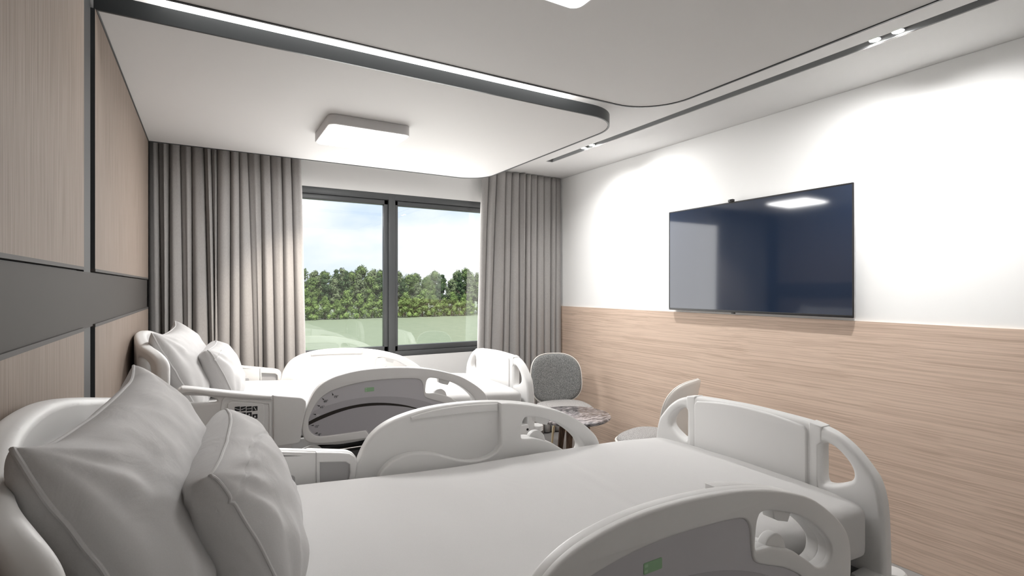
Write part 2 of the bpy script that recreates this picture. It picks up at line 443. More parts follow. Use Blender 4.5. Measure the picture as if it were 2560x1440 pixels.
# recessed track with two pairs of spots
tk = empty('light_track', ((SX0+SX1)/2, (SY0+SY1)/2, ZC))
tag(tk, 'long narrow recessed spotlight slot in the ceiling along the television wall', 'track light')
cx, cy = tk.location.x, tk.location.y
b = MB()
b.box((SX0-cx+.001, SY0-cy+.001, .002), (SX0-cx+.005, SY1-cy-.001, .055)); b.box((SX1-cx-.005, SY0-cy+.001, .002), (SX1-cx-.001, SY1-cy-.001, .055))
b.box((SX0-cx+.005, SY0-cy+.001, .002), (SX1-cx-.005, SY0-cy+.005, .055)); b.box((SX0-cx+.005, SY1-cy-.005, .002), (SX1-cx-.005, SY1-cy-.001, .055))
b.build('channel', M['slot'], tk, smooth=False)
MB().box((SX0-cx+.006, SY0-cy+.006, .042), (SX1-cx-.006, SY1-cy-.006, .056)).build('rail', M['dark'], tk, smooth=False)
HEADS = [3.43, 3.325, 1.245, 1.150]
for y in HEADS:
    h = MB().lathe([(0, .045), (.024, .045), (.026, .040), (.026, .012), (.024, .010)], (0.0, y-cy, 0), 20).build('spot_head', M['dark'], tk)
    MB().lathe([(0, .009), (.023, .009), (.023, .013), (0, .013)], (0.0, y-cy, 0), 20).build('lens', M['spot'], h)

# ------------------------------------------------------------------ television
TY0, TY1, TZ0, TZ1 = 1.575, 2.955, 1.327, 2.106
TX = 3.185
tv = empty('television', (XR, (TY0+TY1)/2, TZ0))
tag(tv, 'large flat black television on the white wall above the wood wainscot', 'television')
ty = (TY1-TY0)/2; tz = TZ1-TZ0; dx = TX-XR
fn = lambda a, c, d: (d, a, c)
MB().plate([rrect(-ty, 0, ty, tz, .006)], dx+.004, dx+.022, fn, bev=.002).build('housing', M['alu'], tv)
MB().plate([rrect(-ty+.05, .05, ty-.05, tz-.05, .02)], dx+.022, -.004, fn, bev=.004).build('back_cover', M['black'], tv)
MB().box((-.005, -.25, .2), (0, .25, .55)).build('wall_mount', M['black'], tv, smooth=False)
MB().plate([rrect(-ty+.0015, .0015, ty-.0015, tz-.0015, .005), rrect(-ty+.010, .016, ty-.010, tz-.010, .003)], dx, dx+.006, fn, bev=.001).build('bezel', M['black'], tv)
MB().plate([rrect(-ty+.009, .015, ty-.009, tz-.009, .003)], dx+.0015, dx+.005, fn, bev=.0003).build('screen', M['screen'], tv, smooth=False)
wc = MB().box((dx-.012, .095, tz-.002), (dx+.012, .135, tz+.018), .004).build('webcam', M['black'], tv)
MB().lathe([(0, 0), (.006, 0), (.006, .003), (0, .004)], (0, 0, 0), 16).build('lens', M['black'], wc).matrix_local = Matrix.Translation((dx-.012, .115, tz+.009)) @ Euler((0, R(-90), 0)).to_matrix().to_4x4()
MB().box((dx+.002, .09, -.008), (dx+.012, .12, .002), .002).build('sensor', M['black'], tv)

# ------------------------------------------------------------------ hospital beds
X0 = 0.78
YN, YD = 1.333, 2.143
HB = empty('hospital_bed', (X0, YN, 0))
tag(HB, 'white hospital bed in the foreground, nearest the viewer', 'bed', 'white hospital beds with curved side rails')

# headboard: arched plate, bowed back in the middle, end grips sweep forward
def mirror(pts): return [(-p[0], p[1]) for p in pts]
half = [(0, 1.262), (.10, 1.260), (.20, 1.250), (.30, 1.232), (.38, 1.215), (.44, 1.199), (.476, 1.172), (.493, 1.13), (.496, 1.07), (.49, .99), (.475, .91), (.455, .82), (.44, .74), (.43, .66)]
out = [(-x, z) for x, z in half[::-1]] + half[1:]
hb_out = smooth_loop(out, 5, closed=False)
hole = [(.325, .94), (.325, 1.05), (.327, 1.12), (.342, 1.152), (.385, 1.150), (.414, 1.125), (.424, 1.06), (.418, .99), (.40, .93), (.365, .905), (.337, .915)]
hole_r = smooth_loop(hole, 5); hole_l = mirror(hole_r)
def hb_fn(a, z, d):
    x = -.333+.088*(abs(a)/.49)**2 + .042*sstep(.32, .48, abs(a))*sstep(1.25, 1.12, z)*sstep(.72, .95, z)
    return (x+d-X0, a, z)
b = MB().plate([hb_out, hole_r, hole_l], 0.0, .056, hb_fn, bev=.020, seg=4, cuts=[(0, [i*.0165 for i in range(-30, 31)]), (1, [.68+i*.025 for i in range(25)])])
head = b.build('headboard', M['bed'], HB, angle=60)
b = MB().plate([smooth_loop([(-.30, .70), (-.30, 1.06), (-.27, 1.14), (-.15, 1.175), (0, 1.185), (.15, 1.175), (.27, 1.14), (.30, 1.06), (.30, .70)], 4, closed=False)], .054, .062, hb_fn, bev=.003, cuts=[(0, [i*.03 for i in range(-10, 11)])])
b.build('headboard_panel', M['bed'], head, angle=60)

# footboard
half = [(0, 1.026), (.15, 1.022), (.252, 1.016), (.30, 1.007), (.353, .988), (.404, .952), (.447, .905), (.473, .865), (.489, .80), (.495, .715), (.498, .58), (.498, .44), (.49, .40)]
out = [(-x, z) for x, z in half[::-1]] + half[1:]
fb_out = smooth_loop(out, 5, closed=False)
hole = [(.300, .88), (.300, .94), (.308, .954), (.328, .953), (.358, .937), (.389, .906), (.402, .877), (.396, .85), (.356, .824), (.318, .811), (.302, .82)]
hole_r = smooth_loop(hole, 5); hole_l = mirror(hole_r)
fb_fn = lambda a, z, d: (1.872+d-X0, a, z)
b = MB().plate([fb_out, hole_r, hole_l], 0.002, .060, fb_fn, bev=.016, seg=4)
for s in (-1, 1):   # raised shoulders either side of the centre panel
    sh = [(s*.254, .70), (s*.254, 1.018), (s*.300, 1.010), (s*.300, .955), (s*.286, .94), (s*.286, .82), (s*.30, .70)]
    b.plate([sh], .000, .058, fb_fn, bev=.006)
foot = b.build('footboard', M['bed'], HB, angle=50)
pan = [(-.250, .655), (-.250, .985)] + [(-.238, 1.000)] + [(.238*k/8, 1.020-.020*(k/8)**2) for k in range(-7, 8)] + [(.238, 1.000), (.250, .985), (.250, .655)]
MB().plate([pan], -.008, .020, fb_fn, bev=.006).build('footboard_panel', M['bed'], foot, angle=50)

# mattress under a white sheet
prof = [(-.24, .905), (-.1, .900), (.1, .893), (.234, .884), (.5, .862), (.736, .846), (1.1, .838), (1.49, .828), (1.75, .812), (1.86, .800)]
def ztop(x):
    if x <= prof[0][0]: return prof[0][1]
    for (a, za), (c, zc) in zip(prof, prof[1:]):
        if x <= c: return za+(zc-za)*(x-a)/(c-a)
    return prof[-1][1]
def ztop_s(x): return sum(ztop(x+d) for d in (-.12, -.06, 0, .06, .12))/5
MW, MT = .462, .19
b = MB(); nx, nr = 150, 96; rings = []
creases = [((.95, -.10), (1.25, -.34), .005), ((1.05, .08), (1.18, .10), .004), ((1.35, -.05), (1.42, -.25), .003), ((.75, -.30), (1.02, -.38), .006), ((.62, -.12), (.95, -.22), .004), ((1.1, .22), (1.22, .30), .003)]
def crease(x, y):
    z = 0
    for (p, q, h) in creases:
        p_, q_ = Vector(p), Vector(q); d = q_-p_; t = max(0, min(1, ((Vector((x, y))-p_).dot(d))/d.length_squared))
        r = (Vector((x, y))-(p_+d*t)).length; z += h*math.exp(-(r/.014)**2)*math.sin(PI*min(1, max(0.02, t))) - .6*h*math.exp(-((r-.02)/.014)**2)*math.sin(PI*min(1, max(.02, t)))
    return z
for i in range(nx):
    t = i/(nx-1); xa, xb = -.24, 1.858
    x = xa+(xb-xa)*t; endd = min(x-xa, xb-x); rc = .035
    k = 1 if endd > rc else math.sqrt(max(0, 1-((rc-endd)/rc)**2))
    ins = (1-k)*rc; ring = []; zt = ztop_s(x); w = MW-ins; zb = zt-MT+ins; zz = zt-ins; r = .045
    for q in range(nr):
        a = 2*PI*q/nr; ca, sa = math.cos(a), math.sin(a)
        e = .22
        y = w*math.copysign(abs(ca)**e, ca); z = (zz+zb)/2+(zz-zb)/2*math.copysign(abs(sa)**e, sa)
        if sa > 0 and abs(ca) < .999:
            z += (.0035*noise.noise(Vector((x*3, y*3, 1)))+.002*noise.noise(Vector((x*9+y*5, y*9, 4)))+crease(x, y))*min(1, (MW-abs(y))/.05)*k
            z += .010*(1-(y/w)**2)*k
        ring.append(b.bm.verts.new((x-X0, y, z)))
    rings.append(ring)
for A, B in zip(rings, rings[1:]):
    for q in range(nr): b.bm.faces.new([A[q], A[(q+1) % nr], B[(q+1) % nr], B[q]])
b.bm.faces.new(rings[0]); b.bm.faces.new(rings[-1][::-1])
b.build('mattress', M['sheet'], HB, angle=60)['label'] = 'mattress under a smooth white sheet'

# side rail at the foot half: outer face has the grey dial panel
RO = smooth_loop([(.434, .761), (.440, .807), (.454, .86), (.472, .91), (.499, .957), (.528, .986), (.565, 1.008), (.616, 1.026), (.694, 1.041), (.783, 1.048), (.898, 1.047), (1.02, 1.038), (1.144, 1.019), (1.255, .990), (1.35, .955), (1.43, .907), (1.485, .865), (1.520, .825), (1.536, .78), (1.538, .715), (1.528, .678), (1.50, .664), (1.35, .660), (1.1, .660), (.85, .661), (.68, .663), (.56, .667), (.515, .672), (.474, .682), (.450, .699), (.438, .726)], 4)
RH = smooth_loop([(1.117, .885), (1.119, .927), (1.127, .956), (1.146, .966), (1.201, .956), (1.278, .930), (1.329, .905), (1.377, .873), (1.414, .842), (1.437, .815), (1.442, .793), (1.433, .774), (1.405, .765), (1.372, .772), (1.335, .798), (1.297, .822), (1.259, .845), (1.18, .872), (1.135, .876)], 4)
DI = smooth_loop([(.462, .775), (.466, .808), (.478, .84), (.495, .873), (.519, .905), (.553, .931), (.586, .947), (.65, .963), (.738, .976), (.829, .981), (.95, .978), (1.045, .971), (1.082, .960), (1.098, .935), (1.103, .890), (1.110, .862), (1.130, .846), (1.178, .828), (1.236, .806), (1.297, .772), (1.33, .735), (1.33, .70), (1.30, .680)], 4, closed=False) + \
     [(.80, .674), (.786, .677), (.766, .707)] + smooth_loop([(.70, .7065), (.607, .706), (.540, .707), (.505, .714), (.480, .732), (.466, .754)], 4, closed=False)
DI2 = smooth_loop([(.466, .812), (.495, .846), (.565, .869), (.65, .885), (.738, .891), (.829, .889), (.922, .879), (1.019, .860), (1.118, .828), (1.20, .790), (1.26, .745)], 4, closed=False) + \
      [(1.28, .685), (.804, .681), (.792, .684), (.771, .711)] + smooth_loop([(.70, .7105), (.607, .710), (.542, .711), (.508, .718), (.485, .735), (.470, .757), (.4665, .79)], 4, closed=False)
ARC = smooth_loop([(.466, .795), (.523, .818), (.607, .841), (.694, .854), (.783, .857), (.875, .848), (.97, .828), (1.043, .804), (1.12, .772)], 4, closed=False) + \
      smooth_loop([(1.12, .769), (1.043, .797), (.97, .817), (.875, .834), (.783, .841), (.694, .838), (.607, .822), (.523, .797), (.4655, .776)], 4, closed=False)
RAISE = [(1.022, .868), (1.022, 1.036)] + smooth_loop([(1.06, 1.033), (1.144, 1.017), (1.255, .988), (1.35, .953), (1.43, .905), (1.483, .863), (1.518, .824), (1.534, .78), (1.536, .715), (1.526, .680), (1.50, .667)], 4, closed=False) + \
        [(1.2, .663), (.9, .664), (.70, .666), (.56, .670)] + smooth_loop([(.515, .70), (.514, .77), (.527, .831), (.553, .865), (.593, .887), (.653, .894), (.732, .882), (.786, .860), (.842, .838), (.9, .826), (.959, .829), (1.0, .845)], 4, closed=False)
RIDGE = smooth_loop([(.652, 1.022), (.70, 1.032), (.783, 1.040), (.898, 1.040), (1.02, 1.032)], 4, closed=False) + smooth_loop([(1.02, 1.000), (.9, 1.007), (.79, 1.010), (.70, 1.011), (.654, 1.010)], 4, closed=False)
YO = .566
def text_bm(s, size):
    cu = bpy.data.curves.new('t', 'FONT'); cu.body = s; cu.size = size; cu.extrude = .0004
    ob = bpy.data.objects.new('t', cu); COL.objects.link(ob)
    dg = bpy.context.evaluated_depsgraph_get(); dg.update()
    me = bpy.data.meshes.new_from_object(ob.evaluated_get(dg)); t = bmesh.new(); t.from_mesh(me)
    bpy.data.objects.remove(ob); bpy.data.curves.remove(cu); bpy.data.meshes.remove(me); return t
def foot_rail(sgn):
    fn = lambda a, z, d: (a-X0, sgn*(YO-d), z)
    b = MB()
    b.plate([RO, RH], .007, .044, fn, bev=.010, seg=3)
    b.plate([RO, DI, RH], .000, .020, fn, bev=.006, seg=3)
    b.plate([RAISE, RH], .034, .074, fn, bev=.008, seg=3)
    b.plate([RIDGE], .034, .050, fn, bev=.005, seg=3)
    # finger stops inside the grip opening
    b.plate([smooth_loop([(1.176, .860), (1.180, .878), (1.196, .890), (1.222, .891), (1.245, .876), (1.254, .858), (1.254, .835), (1.20, .83)], 4)], .014, .040, fn, bev=.004)
    b.plate([[(1.199, .975), (1.206, .931), (1.225, .922), (1.263, .911), (1.284, .945)]], .012, .045, fn, bev=.003)
    rail = b.build('side_rail', M['bed'], HB, angle=50)
    MB().plate([DI], .005, .009, fn, bev=.0005, seg=0).build('dial_panel', M['dial'], rail, angle=30)['label'] = 'grey dial panel'
    MB().plate([DI2], .0040, .0075, fn, bev=.0005, seg=0).build('dial_band', M['dial2'], rail, angle=30)
    MB().plate([ARC], .0032, .0070, fn, bev=.0005, seg=0).build('dial_track', M['track'], rail, angle=30)['label'] = 'dark brown curved track'
    g = MB().plate([rrect(.760, .921, .812, .944, .003)], .0036, .0075, fn, bev=.0005, seg=0)
    for z in (.927, .938): g.plate([rrect(.762, z-.003, .772, z+.003, .002)], .0032, .0040, fn, bev=.0003, seg=0, mi=1)
    g.build('level_window', [M['green'], M['green2']], rail, angle=30)['label'] = 'small green indicator window'
    if sgn < 0:
        def put(mb, s, x, z, size, mi=0):
            mb.add(text_bm(s, size), mi, lambda co: Vector((x+co.x-X0, sgn*(YO-.0030)-co.z, z+co.y)))
        marks = [('75\u00b0', .588, .935, -70, .594, .906), ('60\u00b0', .535, .913, -48, .541, .888), ('45\u00b0', .510, .876, -25, .522, .858), ('30\u00b0', .490, .832, -18, .502, .816), ('15\u00b0', .478, .771, 0, .494, .758), ('0\u00b0', .498, .727, 4, .514, .713)]
        for s, x, z, an, tx, tzz in marks:
            mb = MB(); d = Vector((math.cos(R(an)), math.sin(R(an)))); n = Vector((-d.y, d.x))
            p = Vector((x-.004, z+.001)); q = p+d*.016
            mb.plate([[tuple(p), tuple(q-n*.0032), tuple(q+n*.0032)]], .0030, .0045, fn, bev=.0003, seg=0)
            put(mb, s, tx, tzz, .017, 1 if s.startswith('30') else 0)
            mb.build('angle_mark', [M['ink'], M['white_ink']], rail, smooth=False)
        mb = MB(); put(mb, 'LIFT TO RELEASE', .940, .757, .013); mb.build('instruction_text', M['ink'], rail, smooth=False)
    return rail
for sgn in (-1, 1): foot_rail(sgn)

# side rail at the head half
HO = smooth_loop([(-.133, .88), (-.133, .966), (-.129, .995), (-.121, 1.016), (-.107, 1.029), (-.085, 1.032), (.033, 1.006), (.134, .984), (.299, .953), (.384, .937), (.428, .928), (.448, .914), (.456, .891), (.449, .837), (.437, .777), (.429, .717), (.424, .694), (.412, .685), (.36, .684), (.292, .684), (.1, .690), (-.08, .700), (-.118, .715), (-.131, .75)], 4)
HS = smooth_loop([(-.110, .962), (-.107, .977), (-.092, .986), (-.05, .983), (.001, .975), (.030, .964), (.044, .951), (.040, .943), (.0, .944), (-.07, .951), (-.104, .955)], 4)
HBAR = smooth_loop([(-.131, .966), (-.128, .995), (-.120, 1.014), (-.107, 1.027), (-.085, 1.030), (.033, 1.004), (.134, .982), (.290, .952)], 4, closed=False) + smooth_loop([(.290, .928), (.134, .952), (.07, .966), (.030, .973), (-.05, .994), (-.09, .997), (-.106, .988), (-.114, .966)], 4, closed=False)
HBLK = [(.294, .952)] + smooth_loop([(.31, .950), (.384, .936), (.426, .927), (.446, .913), (.454, .891), (.447, .837), (.435, .777), (.427, .717), (.422, .696), (.410, .687)], 4, closed=False) + [(.294, .686)]
HFR0 = smooth_loop([(.066, .950), (.14, .945), (.265, .921), (.284, .905), (.286, .815), (.282, .735), (.262, .720), (.10, .725), (.066, .74)], 5)
HFR1 = smooth_loop([(.076, .940), (.14, .935), (.258, .911), (.274, .898), (.276, .815), (.272, .745), (.255, .731), (.11, .735), (.076, .75)], 5)
KP = smooth_loop([(.090, .920), (.096, .934), (.117, .937), (.236, .916), (.250, .904), (.254, .86), (.249, .800), (.240, .785), (.22, .780), (.11, .784), (.094, .797), (.090, .82)], 4)
def head_rail(sgn):
    fn = lambda a, z, d: (a-X0, sgn*(YO-d), z)
    b = MB()
    b.plate([HO, HS], .012, .048, fn, bev=.010, seg=3)
    b.plate([HBAR], .000, .056, fn, bev=.012, seg=4)
    b.plate([HBLK], .000, .040, fn, bev=.008, seg=3)
    b.plate([HFR0, HFR1], .008, .020, fn, bev=.002, seg=2)
    # inner face: raised frame round an inset, step at mid length
    b.plate([[(.318, .948), (.384, .936), (.428, .926), (.446, .912), (.454, .891), (.440, .80), (.426, .70), (.412, .69), (.318, .69)],
             [(.330, .700), (.330, .912), (.415, .899), (.428, .888), (.430, .86), (.418, .80), (.404, .70)]], .040, .060, fn, bev=.005)
    b.plate([[(.205, .967), (.318, .946), (.318, .69), (.205, .69)]], .042, .056, fn, bev=.003)
    rail = b.build('head_rail', M['bed'], HB, angle=50)
    MB().plate([[(.329, .699), (.329, .913), (.416, .900), (.429, .889), (.431, .86), (.419, .80), (.405, .699)]], .044, .0485, fn, bev=.001, seg=0).build('inset_panel', M['bedgrey'], rail, angle=30)
    MB().plate([rrect(.214, .71, .252, .885, .012)], .054, .058, fn, bev=.001, seg=0).build('inner_keypad', M['bedgrey'], rail, angle=30)
    MB().plate([KP], .006, .014, fn, bev=.003).build('keypad_panel', M['bed'], rail, angle=50)
    if sgn < 0:
        # black square keys with pale pictograms
        sl = -.13
        for ro in range(4):
            for c_ in range(4):
                x = .132+c_*.0262; z = .9005-(x-.132)*.09-ro*.0295 - (.010 if (c_ == 3 and ro > 0) else 0)
                if ro == 3 and c_ < 2: continue
                h = .0115; k = MB()
                k.plate([rrect(x-h, z-h, x+h, z+h, .0015)], .0042, .0075, fn, bev=.0006, seg=0)
                def bar(p, q, w):
                    p, q = Vector(p), Vector(q); d = (q-p).normalized(); n = Vector((-d.y, d.x))*w
                    k.plate([[tuple(p-n), tuple(q-n), tuple(q+n), tuple(p+n)]], .0036, .0048, fn, bev=.0002, seg=0, mi=1)
                if ro == 0:
                    if c_ == 0: bar((x-.010, z+.004), (x, z-.001), .0014); bar((x, z-.001), (x+.010, z-.005), .0014)
                    if c_ == 1: bar((x-.010, z-.004), (x, z), .0014); bar((x, z), (x+.010, z+.004), .0014)
                    if c_ == 2: bar((x-.010, z), (x+.010, z), .0014)
                    if c_ == 3: bar((x-.005, z+.008), (x, z), .0014); bar((x, z), (x+.005, z-.009), .0018)
                else:
                    up = ro == 1
                    s_ = 1 if up else -1
                    k.plate([[(x-.0055, z-s_*.005), (x+.0055, z-s_*.005), (x, z+s_*.007)]], .0036, .0048, fn, bev=.0002, seg=0, mi=1)
                k.build('key', [M['black'], M['white_ink']], rail, smooth=False)
    return rail
for sgn in (-1, 1): head_rail(sgn)

# deck, frame, lift columns, castors
b = MB(); b.box((-.20-X0, -.40, .575), (1.84-X0, .40, .607), .006)  # deck is coloured black to stand in for shade below the bed
b.build('deck', M['black'], HB)['label'] = 'deck under the mattress, coloured black as under-bed shade'
for s in (-1, 1):
    MB().plate([smooth_loop([(.34, .690), (.50, .690), (.70, .688), (.90, .684), (.925, .660), (.90, .642), (.80, .632), (.66, .627), (.58, .634), (.52, .640), (.46, .632), (.38, .630), (.33, .650)], 4)], 0, .02, lambda a, z, d: (a-X0, s*(.475+d-.01), z), bev=.006).build('deck_skirt', M['bed'], HB)
b = MB()
for s in (-1, 1): b.box((-.24-X0, s*.40-.03, .48), (1.90-X0, s*.40+.03, .565), .006)
for x in (-.22, .55, 1.2, 1.82): b.box((x-.03-X0, -.40, .49), (x+.03-X0, .40, .555), .004)
b.build('bed_frame', M['steel'], HB)
for s in (-1, 1):   # rail arms
    for x in (.83, 1.33):
        MB().box((x-.03-X0, s*.535-.018, .50), (x+.03-X0, s*.535+.018, .672), .006).build('rail_arm', M['bed'], HB)
    MB().box((.30-X0, s*.530-.014, .50), (.385-X0, s*.530+.014, .70), .006).build('rail_arm', M['bed'], HB)
    MB().box((.05-X0, s*.48-.05, .50), (1.36-X0, s*.48+.05, .53), .006).build('rail_mount', M['steel'], HB)
    c = MB().box((1.80-X0, s*.45-.045, .40), (1.93-X0, s*.45+.02, .578), .008).build('corner_block', M['bed'], HB)
    MB().lathe([(0, 0), (.008, 0), (.008, .003), (0, .004)], n=16).build('screw', M['black'], c).matrix_local = Matrix.Translation((1.90-X0-.03, s*.45-.045 if s < 0 else s*.45+.02, .545)) @ Euler((R(90)*(-s if s > 0 else 1), 0, 0)).to_matrix().to_4x4()
    b = MB(); b.lathe([(0, -.022), (.034, -.022), (.040, -.016), (.040, .016), (.034, .022), (0, .022)], (1.955-X0, s*.485, .545), 24)
    b.build('bumper_wheel', M['bed'], HB)
    MB().box((1.88-X0, s*.485-.014, .500), (1.965-X0, s*.485+.014, .522), .004).build('bumper_bracket', M['black'], HB)
for x in (.25, 1.35):
    b = MB(); b.box((x-.09-X0, -.13, .22), (x+.09-X0, .13, .40), .02); b.box((x-.07-X0, -.10, .38), (x+.07-X0, .10, .50), .015)
    b.build('lift_column', M['bed'], HB)
b = MB(); b.box((-.16-X0, -.26, .14), (1.76-X0, .26, .235), .03)
for x in (-.10, 1.70): b.box((x-.06-X0, -.40, .15), (x+.06-X0, .40, .225), .02)
b.build('base_chassis', M['bed'], HB)
for x in (-.10, 1.70):
    for s in (-1, 1):
        f_ = MB().box((x-.045-X0, s*.40-.035, .10), (x+.045-X0, s*.40+.035, .19), .015).build('caster', M['bedgrey'], HB)
        t = bmesh.new(); mb = MB()
        mb.lathe([(0, -.018), (.045, -.018), (.066, -.014), (.068, 0), (.066, .014), (.045, .018), (0, .018)], n=28)
        mb.build('caster_wheel', M['rubber'], f_).matrix_local = Matrix.Translation((x+.01-X0, s*.40, .068)) @ Euler((R(90), 0, 0)).to_matrix().to_4x4()
        t.free()
# pale cable looping under the near rail
pts = [(.375-X0, -.47, .50), (.385-X0, -.50, .57), (.41-X0, -.515, .615), (.445-X0, -.525, .640), (.485-X0, -.527, .650), (.515-X0, -.525, .642), (.535-X0, -.515, .618), (.54-X0, -.50, .57), (.535-X0, -.47, .50), (.53-X0, -.40, .40), (.52-X0, -.28, .30)]
sm = []
for i in range(len(pts)-1):
    for k in range(6):
        g_ = lambda j: Vector(pts[max(0, min(len(pts)-1, j))]); a, b_, c, d = g_(i-1), g_(i), g_(i+1), g_(i+2); t = k/6
        sm.append(.5*((2*b_)+(c-a)*t+(2*a-5*b_+4*c-d)*t*t+(3*b_-a-3*c+d)*t**3))
MB().tube(sm, .009, 10).build('cable', M['bed'], HB)['label'] = 'pale looped cable'

HB2 = copy_tree(HB); HB2.location.y = YN+YD
HB2['label'] = 'white hospital bed beside the window, beyond the nearer bed'

# ------------------------------------------------------------------ pillows
def pillow(name, w, h, T, seed, gusset, ear=0.0, seam=None):
    """stands in its local XZ: x across the bed, z up the pillow, +y is the face"""
    b = MB(); nu, nv = 96, 76
    rn = random.Random(seed)
    def shape(u, v, side):
        au, av = abs(u), abs(v)
        px = w/2*u*(1-.085*(1-av**2.2)*au**2) ; pz = h/2*v*(1-.10*(1-au**2.2)*av**2)
        th = ((1-au**2.6)*(1-av**2.6))
        th = max(th, 0)**(.42 if not gusset else .50)
        y = T/2*th
        # corner wrinkles fan in from the four corners
        for (cu_, cv_) in ((1, 1), (-1, 1), (1, -1), (-1, -1)):
            du, dv = (cu_-u)*w/2, (cv_-v)*h/2; r = math.hypot(du, dv)
            an = math.atan2(abs(dv), abs(du))
            y += .0042*math.sin(an*13+seed+cu_*2+cv_)*math.exp(-((r-.13)/.085)**2)*min(1, th*1.6)
        P = Vector((u*w, v*h, seed*3.1))
        y += (.010*noise.noise(P*4)+.005*noise.noise(P*9+Vector((3, 1, 2))))*min(1, th*1.3)
        # soft folds running down the face
        f = noise.noise(Vector((u*3.2+v*1.3, v*.9, seed)))
        y += .004*(1-abs(f)*2.2)*min(1, th*1.2)*(0.5+.5*v)
        if seam is not None and side > 0:
            r_ = math.hypot((u-seam[0])/seam[2], (v-seam[1])/seam[3])
            y -= .006*math.exp(-((r_-1)/.020)**2)
        cc = 1-.07*(au*av)**5; px *= cc; pz *= cc
        pz += ear*(max(0, au-.62)/.38)**2*(max(0, v-.1)/.9)**1.5
        y += .012*ear*8*(max(0, au-.8)/.2)**2*max(0, v)
        if gusset: y += gusset/2*(min(1, (1-max(au, av))/.05))**.5
        return Vector((px, y*side if True else y, pz))
    for side in (1, -1):
        b.grid(nu, nv, lambda i, j: shape(math.copysign(1-(1-abs(2*i-1))**1.35, 2*i-1), math.copysign(1-(1-abs(2*j-1))**1.35, 2*j-1), side))
    o = b.build(name, M['pillow'], angle=75, merge=1e-5)
    def edge(n, off):
        pts = []
        for k in range(n):
            t = 4*k/n; s = int(t); q = 2*(t-s)-1
            u, v = ((q, 1), (1, -q), (-q, -1), (-1, q))[s]
            p = shape(u*.9995, v*.9995, 1); p.y = off + .003*noise.noise(Vector((u*4, v*4, seed)));
            pts.append(p)
        return pts
    if gusset:
        pts = []
        for k in range(240):
            t = 4*k/240; s = int(t); q = 2*(t-s)-1
            u, v = ((q, 1), (1, -q), (-q, -1), (-1, q))[s]
            p = shape(u*.975, v*.975, 1); pts.append(p)
        MB().tube(pts, .0034, 8, cyclic=True).build('piping', M['pillow'], o)
    else:
        MB().tube(edge(240, 0.0), .0042, 8, cyclic=True).build('piping', M['pillow'], o)
    return o
def stand(o, top, bottom, y, yaw=0, off=0, roll=0):
    top, bottom = Vector((top[0], 0, top[1])), Vector((bottom[0], 0, bottom[1]))
    up = (top-bottom).normalized(); across = Vector((0, 1, 0)); face = up.cross(across) * -1
    # local x -> +Y world, local y -> face (towards the foot), local z -> up
    face = across.cross(up)
    m = Matrix((( across.x, face.x, up.x, 0), (across.y, face.y, up.y, 0), (across.z, face.z, up.z, 0), (0, 0, 0, 1)))
    c = (top+bottom)/2 + face*off
    o.matrix_world = Matrix.Translation((c.x, y, c.z)) @ Matrix.Rotation(yaw, 4, 'Z') @ m @ Matrix.Rotation(roll, 4, 'Y')
p1 = pillow('pillow', .78, .46, .21, 2, 0, ear=.030)
stand(p1, (-.190, 1.262), (.005, .868), YN+.005, R(-6), 0, R(-1.6))
tag(p1, 'large grey pillow leaning on the headboard of the foreground bed', 'pillow', 'large pillows against the headboards')
p2 = pillow('pillow', .61, .36, .185, 5, .016, seam=(-.35, -.2, 1.05, .98))
stand(p2, (-.010, 1.158), (.122, .845), YN+.01, R(-4), .024)
tag(p2, 'smaller grey cushion propped in front of the large pillow on the foreground bed', 'pillow', 'smaller cushions in front of the large pillows')
for p, lab in ((p1, 'large grey pillow leaning on the headboard of the bed by the window'), (p2, 'smaller grey cushion propped in front of the large pillow on the bed by the window')):
    c = copy_tree(p); c.location.y += YD; c['label'] = lab

